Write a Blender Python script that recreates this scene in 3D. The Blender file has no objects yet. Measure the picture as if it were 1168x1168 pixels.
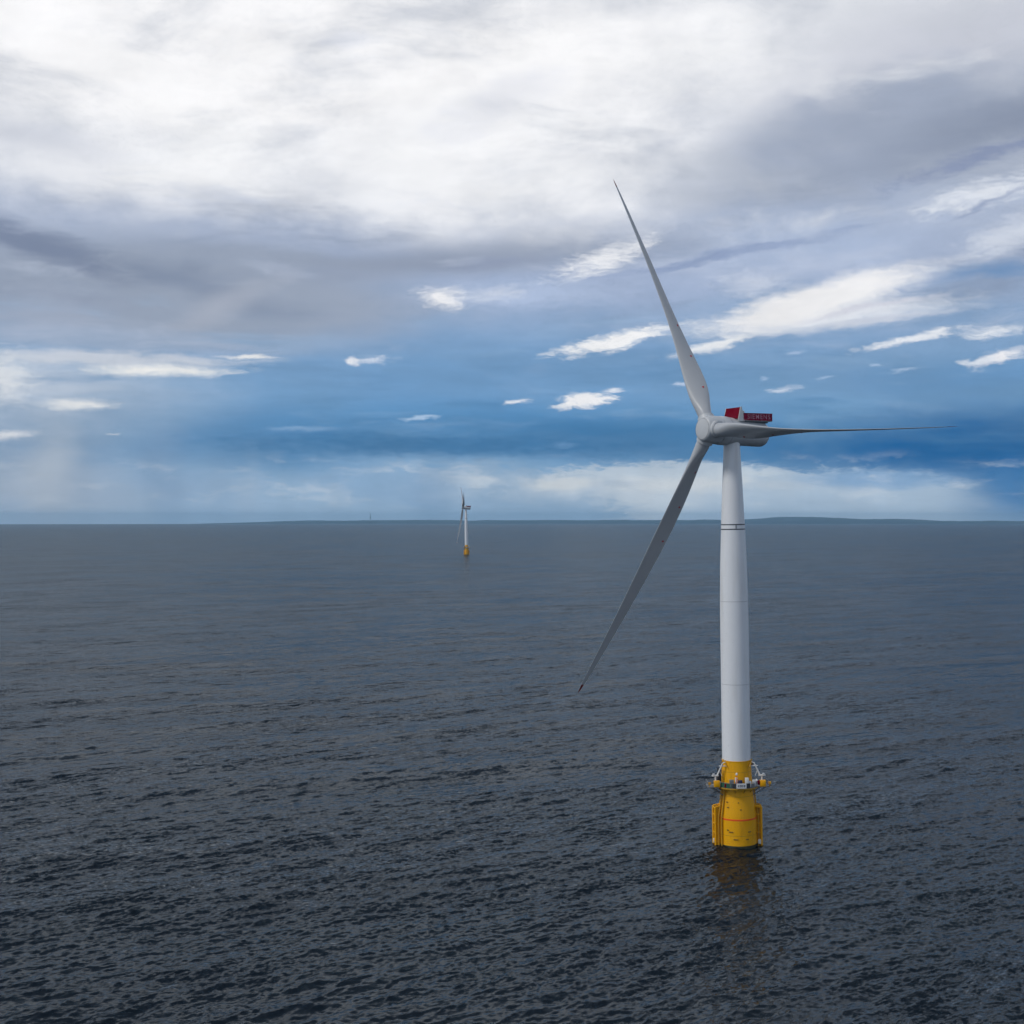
import bpy, bmesh, math, random
import numpy as np
from mathutils import Vector, Matrix, noise as mnoise

R = math.radians
C = bpy.context.scene.collection
EARTH = 6371000.0
CAMZ = 77.3

# ---------------------------------------------------------------- camera
cam_d = bpy.data.cameras.new('camera')
cam_d.sensor_width = 36.0
cam_d.lens = 36.0 * 1500.0 / 1168.0
cam_d.clip_start = 1.0
cam_d.clip_end = 200000.0
cam = bpy.data.objects.new('camera', cam_d)
C.objects.link(cam)
cam.location = (0, 0, CAMZ)
cam.rotation_euler = (R(90.0 + 0.23), 0, 0)
bpy.context.scene.camera = cam

# ---------------------------------------------------------------- sun, exposure
SUN_EL, SUN_AZ = 48.0, -112.0            # azimuth from +Y, clockwise positive
sd = bpy.data.lights.new('sun', 'SUN')
sd.energy = 1.75
sd.angle = R(12)
sd.color = (1.0, 0.96, 0.9)
sun = bpy.data.objects.new('sun', sd)
C.objects.link(sun)
sdir = Vector((math.sin(R(SUN_AZ)) * math.cos(R(SUN_EL)), math.cos(R(SUN_AZ)) * math.cos(R(SUN_EL)), math.sin(R(SUN_EL))))
sun.rotation_euler = (-sdir).to_track_quat('-Z', 'Y').to_euler()
vs = bpy.context.scene.view_settings
vs.view_transform = 'Standard'
vs.look = 'None'
vs.exposure = 0.0
vs.gamma = 1.0
vs.use_curve_mapping = False
cy = bpy.context.scene.cycles
cy.use_adaptive_sampling = True
cy.adaptive_threshold = 0.02
cy.adaptive_min_samples = 14
cy.max_bounces = 5
bpy.context.scene.cycles.volume_bounces = 1

# ---------------------------------------------------------------- sky
def lin(c, k=1.0):
    o = []
    for v in c:
        v = v / 255.0
        o.append((v / 12.92 if v <= 0.04045 else ((v + 0.055) / 1.055) ** 2.4) * k)
    return (o[0], o[1], o[2], 1.0)

SKY_STRENGTH = 0.1
K = 1.0 / SKY_STRENGTH
world = bpy.data.worlds.new('World')
bpy.context.scene.world = world
world.use_nodes = True
nt = world.node_tree
nt.nodes.clear()

class G:
    """small helper that writes node graphs"""
    def __init__(s, nt): s.nt = nt
    def n(s, t, **kw):
        nd = s.nt.nodes.new(t)
        for k, v in kw.items(): setattr(nd, k, v)
        return nd
    def put(s, sock, v):
        if isinstance(v, bpy.types.NodeSocket): s.nt.links.new(v, sock)
        else: sock.default_value = v
    def math(s, op, a, b=0.0, c=0.0, clamp=False):
        nd = s.n('ShaderNodeMath', operation=op, use_clamp=clamp)
        s.put(nd.inputs[0], a); s.put(nd.inputs[1], b); s.put(nd.inputs[2], c)
        return nd.outputs[0]
    def vmath(s, op, a, b=(0, 0, 0), c=(0, 0, 0)):
        nd = s.n('ShaderNodeVectorMath', operation=op)
        s.put(nd.inputs[0], a); s.put(nd.inputs[1], b)
        if op == 'MULTIPLY_ADD': s.put(nd.inputs[2], c)
        return nd.outputs['Value'] if op in ('LENGTH', 'DOT_PRODUCT', 'DISTANCE') else nd.outputs[0]
    def noise(s, vec, scale=1.0, detail=4.0, rough=0.5, dist=0.0):
        nd = s.n('ShaderNodeTexNoise')
        s.put(nd.inputs['Vector'], vec)
        nd.inputs['Scale'].default_value = scale
        nd.inputs['Detail'].default_value = detail
        nd.inputs['Roughness'].default_value = rough
        nd.inputs['Distortion'].default_value = dist
        return nd
    def maprange(s, v, a, b, c=0.0, d=1.0, smooth=True):
        nd = s.n('ShaderNodeMapRange', interpolation_type='SMOOTHSTEP' if smooth else 'LINEAR')
        s.put(nd.inputs['Value'], v)
        for i, x in zip((1, 2, 3, 4), (a, b, c, d)): s.put(nd.inputs[i], x)
        return nd.outputs[0]
    def mix(s, f, a, b, bt='MIX'):
        nd = s.n('ShaderNodeMix', data_type='RGBA', blend_type=bt)
        s.put(nd.inputs[0], f); s.put(nd.inputs[6], a); s.put(nd.inputs[7], b)
        return nd.outputs[2]
    def ramp(s, f, stops):
        nd = s.n('ShaderNodeValToRGB')
        s.put(nd.inputs[0], f)
        el = nd.color_ramp.elements
        while len(el) > 1: el.remove(el[-1])
        el[0].position = stops[0][0]; el[0].color = stops[0][1]
        for p, c in stops[1:]:
            e = el.new(p); e.color = c
        return nd.outputs[0]

g = G(nt)
tc = g.n('ShaderNodeTexCoord')
sep = g.n('ShaderNodeSeparateXYZ')
nt.links.new(tc.outputs['Generated'], sep.inputs[0])
az = g.math('MULTIPLY', g.math('ARCTAN2', sep.outputs[0], sep.outputs[1]), 180 / math.pi)
el = g.math('MULTIPLY', g.math('ARCSINE', sep.outputs[2]), 180 / math.pi)
cmb = g.n('ShaderNodeCombineXYZ')
nt.links.new(az, cmb.inputs[0]); nt.links.new(el, cmb.inputs[1])
P = cmb.outputs[0]

def centred(vec, mul, scale, detail, rough, amp):
    nz = g.noise(g.vmath('MULTIPLY', vec, mul), scale, detail, rough)
    return g.vmath('MULTIPLY', g.vmath('SUBTRACT', nz.outputs['Color'], (0.5, 0.5, 0.5)), amp)

W1 = g.vmath('ADD', P, centred(P, (0.10, 0.26, 1), 1.0, 3.0, 0.5, (4.5, 1.5, 0)))
W2 = g.vmath('ADD', g.vmath('ADD', P, centred(P, (0.35, 1.0, 1), 1.0, 5.0, 0.6, (2.2, 0.62, 0))),
             centred(P, (1.6, 4.2, 1), 1.0, 4.0, 0.6, (0.65, 0.22, 0)))
NB = g.math('SUBTRACT', g.noise(g.vmath('MULTIPLY', P, (0.22, 0.42, 1)), 1.0, 5.0, 0.58).outputs[0], 0.5)   # billows
NS = g.math('SUBTRACT', g.noise(g.vmath('MULTIPLY', W2, (0.5, 2.6, 1)), 1.0, 5.0, 0.62).outputs[0], 0.5)    # streaks

NF = g.math('SUBTRACT', g.noise(g.vmath('MULTIPLY', W2, (1.1, 4.0, 1)), 1.0, 5.0, 0.65, 0.4).outputs[0], 0.5)    # wisps

def pxdir(x, y):
    dx = x - 584.0
    return (math.degrees(math.atan(dx / 1500.0)), math.degrees(math.atan((590.0 - y) / math.hypot(1500.0, dx))))
PD = 26.18

sky = g.n('ShaderNodeTexSky', sky_type='NISHITA')
sky.sun_disc = False
sky.sun_elevation = R(SUN_EL)
sky.sun_rotation = R(SUN_AZ)

elw = g.math('MULTIPLY_ADD', NB, 3.0, el)
base = g.ramp(g.math('DIVIDE', elw, 90.0), [(0.0, lin((158, 182, 208), K / 10)), (2.2 / 90, lin((122, 162, 200), K / 10)),
    (4.5 / 90, lin((112, 157, 199), K / 10)), (7.5 / 90, lin((132, 164, 202), K / 10)), (10.5 / 90, lin((162, 176, 203), K / 10)),
    (15 / 90, lin((190, 198, 214), K / 10)), (21 / 90, lin((228, 231, 237), K / 10)), (27 / 90, lin((170, 178, 192), K / 10)),
    (36 / 90, lin((128, 138, 154), K / 10)), (1.0, lin((120, 130, 148), K / 10))])
base = g.mix(1.0, base, (10, 10, 10, 1), 'MULTIPLY')
col = g.mix(0.94, sky.outputs[0], base)

def blob(x, y, rx, ry, c, rot=0.0, s=1.0, soft=0.6, amp=0.5, w=1, nz='B'):
    """one cloud, named by where it stands in the sky: azimuth, elevation, size"""
    global col
    a, e = pxdir(x, y)
    v = g.vmath('SUBTRACT', W1 if w == 1 else W2, (a, e, 0))
    ca, sa = math.cos(R(rot)), math.sin(R(rot))
    u1 = g.vmath('DOT_PRODUCT', v, (ca * PD / rx, sa * PD / rx, 0))
    u2 = g.vmath('DOT_PRODUCT', v, (-sa * PD / ry, ca * PD / ry, 0))
    d = g.math('SQRT', g.math('MULTIPLY_ADD', u2, u2, g.math('MULTIPLY', u1, u1)))
    q = g.math('MULTIPLY_ADD', {'B': NB, 'S': NS, 'F': NF}[nz], -2 * amp, d)
    col = g.mix(g.maprange(q, 1.0, 1.0 - soft, 0.0, s), col, lin(c, K))

# high bright deck
blob(300, 60, 900, 195, (248, 248, 250), s=1.0, soft=0.75, amp=0.35)
blob(560, 190, 330, 110, (244, 245, 248), rot=0, s=.95, soft=0.75, amp=0.35)
blob(200, 175, 260, 50, (236, 238, 243), s=.6, soft=0.8, amp=0.6)
blob(60, 165, 150, 30, (196, 201, 214), rot=-8, s=.7, soft=0.9, amp=0.9)
blob(560, 125, 110, 30, (215, 218, 228), rot=20, s=.55, soft=1.0, amp=1.2)
blob(390, 48, 60, 14, (215, 219, 230), rot=10, s=.6, soft=1.0, amp=1.0)
# grey right-hand deck
blob(1120, 40, 330, 100, (196, 200, 212), rot=8, s=.85, soft=0.9, amp=0.5)
blob(1010, 165, 270, 95, (154, 165, 186), rot=10, s=.92, soft=0.6, amp=0.45)
blob(1160, 130, 190, 45, (134, 145, 167), rot=14, s=.8, soft=0.9, amp=0.6)
blob(930, 270, 260, 70, (168, 184, 212), rot=6, s=.8, soft=0.9, amp=0.4)
# grey left-hand band
blob(180, 330, 400, 82, (152, 163, 182), rot=-2, s=.95, soft=0.6, amp=0.3)
blob(520, 292, 320, 36, (146, 157, 178), rot=4, s=.9, soft=0.9, amp=0.4)
blob(40, 272, 170, 30, (116, 129, 155), rot=-18, s=.85, soft=0.9, amp=0.5, nz='S')
blob(230, 322, 200, 24, (130, 143, 166), rot=-14, s=.7, soft=1.0, amp=0.5, nz='S')
blob(330, 290, 240, 16, (146, 157, 176), rot=-2, s=.6, soft=1.0, amp=0.6, nz='S')
blob(30, 350, 130, 40, (160, 170, 190), s=.6, soft=1.0)
blob(255, 350, 120, 22, (182, 187, 200), rot=25, s=.5, soft=1.0, amp=.4)
blob(150, 388, 300, 22, (178, 188, 207), s=.85, soft=1.0, amp=.3)
blob(190, 205, 330, 42, (236, 238, 243), rot=-3, s=.9, soft=0.9, amp=0.4)
blob(640, 330, 260, 40, (166, 182, 212), s=.6, soft=1.0, amp=.5)
# blue depths
blob(560, 445, 420, 80, (112, 156, 200), s=.8, soft=0.9, amp=0.3)
blob(330, 505, 210, 42, (76, 128, 174), s=.85, soft=0.8, amp=0.4)
blob(620, 488, 420, 45, (88, 142, 190), rot=-2, s=.85, soft=0.8, amp=0.35)
blob(780, 505, 330, 34, (62, 116, 163), rot=-3, s=.85, soft=0.7, amp=0.3)
blob(1110, 430, 240, 40, (100, 146, 192), s=.7, soft=.9)
blob(1130, 505, 300, 62, (24, 93, 150), rot=2, s=.95, soft=0.75, amp=0.3)
# pale low sky under the blue cloud base
blob(760, 612, 320, 88, (186, 200, 213), s=.97, soft=0.10, amp=0.16, w=2, nz='F')
blob(500, 612, 250, 96, (142, 170, 198), s=.97, soft=0.20, amp=0.24, w=2, nz='F')
blob(300, 618, 230, 80, (152, 178, 204), s=.8, soft=0.5, amp=0.2, w=2)
blob(960, 612, 220, 82, (166, 187, 208), s=.95, soft=0.20, amp=0.24, w=2, nz='F')
blob(720, 560, 260, 26, (190, 202, 214), s=.7, soft=.9, amp=.9, w=2)
blob(800, 552, 150, 15, (203, 210, 216), s=.8, soft=.8, amp=1.0, w=2)
blob(640, 552, 50, 13, (204, 210, 214), s=.8, soft=.7, amp=1.0, w=2)
blob(540, 548, 70, 14, (186, 200, 214), s=.7, soft=.8, amp=1.0, w=2)
blob(1000, 546, 110, 15, (124, 160, 198), s=.8, soft=.7, amp=.5, w=2)
blob(1160, 562, 80, 60, (52, 112, 166), s=.85, soft=.9, amp=.2)
blob(430, 545, 80, 42, (132, 166, 200), s=.5, soft=.9, amp=.2)
# rain veil on the left
blob(40, 545, 190, 120, (152, 168, 188), s=1.0, soft=0.9, amp=0.15)
blob(240, 560, 90, 70, (140, 166, 194), s=.7, soft=0.9, amp=0.1)
blob(40, 450, 240, 62, (190, 200, 214), s=.85, soft=0.9, amp=0.3)
# broad cloud modelling: grey hollows and lit bulges, by drifting noise
def drift(a, b, c, strength, lo, hi, e0, e1, e2, e3, seed, mul, warp=None):
    global col
    nz = g.noise(g.vmath('MULTIPLY_ADD', warp or W1, mul, seed), 1.0, 6.0, 0.6, 0.25).outputs[0]
    m = g.maprange(nz, lo, hi)
    band = g.math('MULTIPLY', g.maprange(el, e0, e1), g.maprange(el, e3, e2))
    col = g.mix(g.math('MULTIPLY', g.math('MULTIPLY', m, band), strength), col, lin((a, b, c), K))
drift(184, 191, 204, 0.80, 0.47, 0.74, 11, 14, 30, 40, (3.1, 7.7, 0), (0.09, 0.22, 1))
drift(255, 255, 255, 0.40, 0.52, 0.72, 10, 13, 24, 34, (13.1, 2.7, 0), (0.10, 0.25, 1))
drift(126, 140, 164, 0.80, 0.48, 0.76, 7.5, 9.5, 12.0, 15, (1.4, 9.2, 0), (0.075, 0.34, 1))
drift(190, 200, 220, 0.55, 0.53, 0.74, 5, 8, 13, 16, (5.5, 4.1, 0), (0.13, 0.50, 1))
drift(74, 126, 172, 0.65, 0.50, 0.74, 2.0, 3.2, 6.0, 8.5, (8.8, 1.1, 0), (0.09, 0.6, 1))
drift(150, 180, 212, 0.50, 0.52, 0.74, 2.5, 4.5, 8.0, 10, (2.2, 5.9, 0), (0.12, 0.75, 1))
drift(206, 214, 222, 0.45, 0.50, 0.72, 0.2, 0.8, 2.0, 3.0, (6.2, 3.3, 0), (0.35, 1.1, 1), W2)
drift(118, 150, 184, 0.45, 0.50, 0.74, 0.0, 0.5, 2.2, 3.2, (9.9, 8.3, 0), (0.16, 0.5, 1))
drift(100, 136, 172, 0.42, 0.36, 0.70, 1.5, 3.0, 7.0, 9.5, (4.4, 2.8, 0), (0.07, 0.45, 1))
# ragged storm bank and rain veils
blob(500, 508, 330, 20, (62, 113, 158), rot=-1, s=.8, soft=.9, amp=.6, w=2, nz='F')
blob(60, 540, 42, 105, (176, 187, 200), rot=-6, s=.55, soft=1.0, amp=.15)
blob(190, 545, 34, 90, (124, 150, 180), rot=-8, s=.5, soft=1.0, amp=.15)
blob(295, 560, 26, 60, (156, 177, 200), rot=-8, s=.45, soft=1.0, amp=.15)
blob(490, 556, 36, 50, (116, 148, 182), rot=-10, s=.5, soft=1.0, amp=.15)
# white streaks on the left
blob(130, 410, 210, 12, (208, 212, 220), s=.75, soft=.8, amp=.5, w=2, nz='S')
blob(180, 423, 130, 9, (238, 238, 236), rot=1, s=.95, soft=1.00, amp=0.46, w=2, nz='F')
blob(285, 407, 45, 3.6, (236, 236, 236), rot=-2, s=.9, soft=1.00, amp=0.46, w=2, nz='F')
blob(88, 462, 58, 8, (232, 233, 233), s=.9, soft=1.00, amp=0.53, w=2, nz='F')
blob(5, 430, 42, 40, (222, 226, 231), s=.8, soft=1.00, amp=0.90, w=2, nz='F')
blob(8, 497, 34, 9, (222, 224, 228), rot=8, s=.8, soft=1.00, amp=0.59, w=2, nz='F')
blob(127, 493, 14, 2.6, (196, 204, 216), s=.7, soft=1.00, amp=0.53, w=2, nz='F')
blob(345, 489, 55, 5, (140, 172, 206), s=.6, soft=1.00, amp=0.65, w=2, nz='F')
# bright clouds on the right
blob(600, 335, 150, 24, (180, 196, 224), s=.7, soft=1.00, amp=0.71, w=2, nz='F')
blob(507, 341, 40, 18, (240, 240, 242), s=.95, soft=1.00, amp=0.71, w=2, nz='F')
blob(560, 335, 60, 12, (206, 214, 230), rot=5, s=.7, soft=1.00, amp=0.84, w=2, nz='F')
blob(690, 296, 82, 20, (236, 238, 243), rot=18, s=.95, soft=1.00, amp=0.84, w=2, nz='F')
blob(860, 322, 60, 24, (206, 214, 230), s=.7, soft=1.00, amp=0.71, w=2, nz='F')
blob(850, 287, 180, 7, (146, 162, 194), rot=9, s=.85, soft=.8, amp=.9, w=2, nz='S')
blob(800, 296, 80, 8, (140, 157, 190), rot=14, s=.75, soft=.8, amp=.9, w=2, nz='S')
blob(1120, 178, 150, 14, (134, 147, 178), rot=15, s=.85, soft=1.00, amp=0.78, w=2, nz='F')
blob(1120, 222, 90, 20, (222, 227, 236), rot=10, s=.9, soft=1.00, amp=0.84, w=2, nz='F')
blob(1150, 268, 90, 28, (212, 219, 232), rot=22, s=.85, soft=1.00, amp=0.65, w=2, nz='F')
blob(1130, 232, 60, 5, (146, 160, 190), rot=25, s=.8, soft=1.00, amp=0.78, w=2, nz='F')
blob(1140, 308, 110, 13, (112, 146, 188), rot=0, s=.85, soft=1.00, amp=0.59, w=2, nz='F')
blob(930, 362, 215, 22, (226, 230, 238), rot=4, s=.95, soft=0.80, amp=0.28, w=2, nz='F')
blob(940, 340, 165, 25, (240, 240, 242), rot=13, s=.98, soft=0.69, amp=0.25, w=2, nz='F')
blob(985, 352, 110, 6, (205, 208, 221), rot=9, s=.8, soft=1.00, amp=0.65, w=2, nz='F')
blob(700, 388, 88, 13, (240, 241, 243), rot=13, s=.98, soft=0.66, amp=0.68, w=2, nz='F')
blob(1045, 386, 80, 7, (228, 232, 239), rot=10, s=.95, soft=0.90, amp=0.78, w=2, nz='F')
blob(1130, 378, 48, 9, (228, 232, 239), rot=6, s=.9, soft=1.00, amp=0.84, w=2, nz='F')
blob(1150, 407, 46, 11, (236, 236, 240), rot=12, s=.95, soft=0.90, amp=0.78, w=2, nz='F')
blob(1103, 411, 12, 5, (220, 226, 236), s=.8, soft=1.00, amp=0.65, w=2, nz='F')
blob(668, 458, 44, 9, (238, 239, 242), rot=6, s=.98, soft=0.66, amp=0.84, w=2, nz='F')
blob(700, 446, 20, 4, (224, 229, 238), rot=8, s=.9, soft=1.00, amp=0.65, w=2, nz='F')
blob(586, 459, 24, 4.5, (226, 231, 240), rot=10, s=.95, soft=1.00, amp=0.90, w=2, nz='F')
blob(425, 412, 34, 6, (206, 216, 232), rot=4, s=.85, soft=1.00, amp=0.90, w=2, nz='F')
blob(405, 413, 9, 6, (232, 234, 240), s=.85, soft=1.00, amp=0.65, w=2, nz='F')
blob(478, 476, 26, 4, (178, 202, 228), rot=6, s=.8, soft=1.00, amp=1.08, w=2, nz='F')
blob(898, 444, 24, 4.5, (206, 217, 234), rot=6, s=.85, soft=1.00, amp=0.71, w=2, nz='F')
blob(900, 405, 14, 3, (168, 190, 220), rot=6, s=.7, soft=1.00, amp=0.71, w=2, nz='F')
blob(1030, 422, 22, 4, (172, 194, 222), rot=8, s=.7, soft=1.00, amp=0.84, w=2, nz='F')
blob(775, 436, 11, 3.4, (196, 210, 232), s=.8, soft=1.00, amp=0.65, w=2, nz='F')
blob(1125, 413, 26, 5, (214, 222, 234), rot=6, s=.8, soft=.8, amp=.5, w=2, nz='F')
blob(870, 432, 9, 3, (158, 184, 216), s=.8, soft=.8, amp=.4, w=2, nz='F')
blob(945, 431, 14, 2.6, (160, 186, 217), rot=5, s=.7, soft=.8, amp=.4, w=2, nz='F')
blob(1000, 416, 12, 3, (166, 190, 219), rot=5, s=.7, soft=.8, amp=.4, w=2, nz='F')
blob(820, 392, 70, 8, (236, 238, 241), rot=13, s=.9, soft=.8, amp=.3, w=2, nz='F')
blob(1000, 366, 120, 5, (200, 206, 220), rot=5, s=.7, soft=.9, amp=.4, w=2, nz='S')
blob(560, 300, 90, 9, (140, 152, 178), rot=3, s=.6, soft=1.0, amp=.5, w=2, nz='S')
blob(632, 520, 10, 4, (104, 142, 180), s=.8, soft=1.00, amp=0.59, w=2, nz='F')
blob(640, 507, 26, 4, (110, 150, 190), s=.6, soft=1.00, amp=0.59, w=2, nz='F')
# fine mottling over all cloud
shaft = g.noise(g.vmath('MULTIPLY', g.vmath('MULTIPLY_ADD', P, (1, 0.03, 0), (0, 0, 0)), (0.55, 1, 1)), 1.0, 3.0, 0.55).outputs[0]
shaft = g.math('MULTIPLY', g.math('SUBTRACT', shaft, 0.5), g.maprange(el, 4.5, 1.0, 0.0, 0.22))
mot = g.math('ADD', shaft, g.math('MULTIPLY_ADD', NS, 0.10, g.math('MULTIPLY_ADD', NB, 0.26, 1.0)))
mc = g.n('ShaderNodeCombineXYZ')
for i in range(3): nt.links.new(mot, mc.inputs[i])
col = g.mix(1.0, col, mc.outputs[0], 'MULTIPLY')
# under the horizon: sea-dark
col = g.mix(g.maprange(sep.outputs[2], -0.006, -0.02), col, (0.5, 0.7, 0.95, 1))
bg = g.n('ShaderNodeBackground')
bg.inputs['Strength'].default_value = SKY_STRENGTH
nt.links.new(col, bg.inputs['Color'])
wo = g.n('ShaderNodeOutputWorld')
nt.links.new(bg.outputs[0], wo.inputs['Surface'])
world.cycles.sampling_method = 'MANUAL'
world.cycles.sample_map_resolution = 512

#SPLIT
# ---------------------------------------------------------------- materials
def material(name, color, rough=0.5, metal=0.0, spec=0.5, stain=0.0, stain_col=None, scale=1.0, bump=0.0, stretch=(1, 1, 0.25)):
    m = bpy.data.materials.new(name)
    m.use_nodes = True
    t = m.node_tree
    q = G(t)
    b = t.nodes['Principled BSDF']
    b.inputs['Roughness'].default_value = rough
    b.inputs['Metallic'].default_value = metal
    b.inputs['Specular IOR Level'].default_value = spec
    c4 = (color[0], color[1], color[2], 1)
    co = q.n('ShaderNodeTexCoord').outputs['Object']
    nz = q.noise(q.vmath('MULTIPLY', co, stretch), scale, 6, 0.6)
    sc = stain_col or tuple(v * 0.6 for v in color)
    f = q.maprange(nz.outputs[0], 0.48, 0.75, 0.0, stain)
    t.links.new(q.mix(f, c4, (sc[0], sc[1], sc[2], 1)), b.inputs['Base Color'])
    r2 = q.maprange(nz.outputs[0], 0.3, 0.7, rough * 0.8, min(1, rough * 1.25), smooth=False)
    t.links.new(r2, b.inputs['Roughness'])
    if bump:
        bn = q.n('ShaderNodeBump')
        bn.inputs['Strength'].default_value = bump
        bn.inputs['Distance'].default_value = 0.02
        t.links.new(q.noise(co, 3.0, 5).outputs[0], bn.inputs['Height'])
        t.links.new(bn.outputs[0], b.inputs['Normal'])
    return m

M = {
    'white': material('tower_white', (0.78, 0.80, 0.825), 0.38, stain=0.38, stain_col=(0.56, 0.54, 0.51), scale=0.45, stretch=(1, 1, 0.12)),
    'blade': material('blade_grey', (0.44, 0.46, 0.485), 0.33, stain=0.25, stain_col=(0.42, 0.43, 0.44), scale=0.25),
    'hub': material('hub_grey', (0.52, 0.54, 0.56), 0.4, stain=0.25, scale=0.4),
    'yellow': material('marine_yellow', (0.82, 0.40, 0.003), 0.42, spec=0.3, stain=0.40, stain_col=(0.42, 0.19, 0.008), scale=0.7, stretch=(1, 1, 0.18), bump=0.25),
    'yellow_dark': material('worn_yellow', (0.50, 0.27, 0.012), 0.5, stain=0.6, stain_col=(0.22, 0.10, 0.02), scale=1.1),
    'worn': material('worn_brown', (0.20, 0.105, 0.02), 0.6, stain=0.5),
    'orange': material('draught_orange', (0.85, 0.11, 0.008), 0.45, stain=0.2, scale=0.8),
    'red': material('crimson', (0.15, 0.001, 0.014), 0.7, spec=0.08, stain=0.2, scale=0.8),
    'dot': material('receptor_red', (0.45, 0.012, 0.02), 0.5),
    'rose': material('fence_red', (0.26, 0.006, 0.045), 0.6, spec=0.15, stain=0.3),
    'redtip': material('tip_red', (0.20, 0.015, 0.012), 0.5),
    'dark': material('dark_steel', (0.035, 0.038, 0.045), 0.5),
    'grey': material('galvanised', (0.22, 0.23, 0.24), 0.5, metal=0.3, stain=0.3),
    'offwhite': material('equipment_white', (0.72, 0.72, 0.70), 0.45, stain=0.2),
    'pink': material('faded_letter', (0.50, 0.24, 0.31), 0.6),
    'blue': material('navy', (0.012, 0.018, 0.07), 0.5),
    'green': material('mesh_green', (0.02, 0.10, 0.06), 0.6),
    'algae': material('marine_growth', (0.030, 0.035, 0.012), 0.6, stain=0.8, stain_col=(0.012, 0.012, 0.008), scale=2),
    'seam': material('seam_black', (0.06, 0.07, 0.085), 0.5),
    'lens': material('lantern_glass', (0.85, 0.84, 0.80), 0.15),
    'land': material('far_land', (0.010, 0.028, 0.038), 0.9, stain=0.5, stain_col=(0.03, 0.045, 0.045), scale=0.0008),  # dark green pushed towards blue: some of the distance haze is in this colour
}

# ---------------------------------------------------------------- mesh helpers
class MB:
    def __init__(s): s.bm = bmesh.new()
    def box(s, c, d, rot=None, bevel=0.0):
        r = bmesh.ops.create_cube(s.bm, size=1.0)
        mt = Matrix.Translation(c) @ (rot.to_4x4() if rot else Matrix.Identity(4)) @ Matrix.Diagonal((d[0], d[1], d[2], 1))
        bmesh.ops.transform(s.bm, matrix=mt, verts=r['verts'])
        if bevel:
            es = list({e for v in r['verts'] for e in v.link_edges})
            bmesh.ops.bevel(s.bm, geom=es, offset=bevel, segments=2, affect='EDGES', profile=0.5)
        return s
    def tube(s, p0, p1, r0, r1=None, seg=12, cap=True):
        p0, p1 = Vector(p0), Vector(p1)
        r1 = r0 if r1 is None else r1
        d = p1 - p0
        L = d.length
        if L < 1e-6: return s
        mt = Matrix.Translation((p0 + p1) / 2) @ d.to_track_quat('Z', 'Y').to_matrix().to_4x4()
        bmesh.ops.create_cone(s.bm, cap_ends=cap, cap_tris=False, segments=seg, radius1=r0, radius2=r1, depth=L, matrix=mt)
        return s
    def path(s, pts, r, seg=8):
        for a, b in zip(pts[:-1], pts[1:]): s.tube(a, b, r, r, seg)
        return s
    def ball(s, c, r, seg=12):
        bmesh.ops.create_uvsphere(s.bm, u_segments=seg, v_segments=seg // 2 + 2, radius=r, matrix=Matrix.Translation(c))
        return s
    def lathe(s, prof, seg=64, axis='Z', sq=None, mt=None):
        """prof: list of (radius, height); closed at the ends where radius is 0"""
        rings = []
        for r, h in prof:
            if r < 1e-6:
                p = Vector((0, 0, h)) if axis == 'Z' else Vector((h, 0, 0))
                rings.append([s.bm.verts.new(mt @ p if mt else p)])
                continue
            ring = []
            for i in range(seg):
                a = 2 * math.pi * i / seg
                if axis == 'Z': p = Vector((r * math.cos(a), r * math.sin(a), h))
                else: p = Vector((h, r * math.cos(a), r * math.sin(a)))
                if sq: p = sq(p)
                if mt: p = mt @ p
                ring.append(s.bm.verts.new(p))
            rings.append(ring)
        for A, B in zip(rings[:-1], rings[1:]):
            if len(A) == 1 and len(B) == 1: continue
            for i in range(seg):
                j = (i + 1) % seg
                if len(A) == 1: s.bm.faces.new((A[0], B[j], B[i]))
                elif len(B) == 1: s.bm.faces.new((A[i], A[j], B[0]))
                else: s.bm.faces.new((A[i], A[j], B[j], B[i]))
        return s
    def prism(s, pts, y0, y1, mt=None):
        """outline in XZ, thickness along Y"""
        a = [s.bm.verts.new((mt @ Vector((x, y0, z))) if mt else (x, y0, z)) for x, z in pts]
        b = [s.bm.verts.new((mt @ Vector((x, y1, z))) if mt else (x, y1, z)) for x, z in pts]
        s.bm.faces.new(a); s.bm.faces.new(b[::-1])
        n = len(pts)
        for i in range(n): s.bm.faces.new((a[i], b[i], b[(i + 1) % n], a[(i + 1) % n]))
        return s
    def mesh(s, name, mat, smooth=True):
        bmesh.ops.recalc_face_normals(s.bm, faces=s.bm.faces)
        me = bpy.data.meshes.new(name)
        s.bm.to_mesh(me)
        s.bm.free()
        me.materials.append(mat)
        for p in me.polygons: p.use_smooth = smooth
        if smooth: me.set_sharp_from_angle(angle=R(38))
        return me
    def build(s, name, mat, parent=None, smooth=True, mtx=None):
        return link(name, s.mesh(name, mat, smooth), parent, mtx)

def link(name, me, parent=None, mtx=None):
    o = bpy.data.objects.new(name, me)
    C.objects.link(o)
    o.parent = parent
    if mtx is not None: o.matrix_local = mtx
    return o

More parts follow.
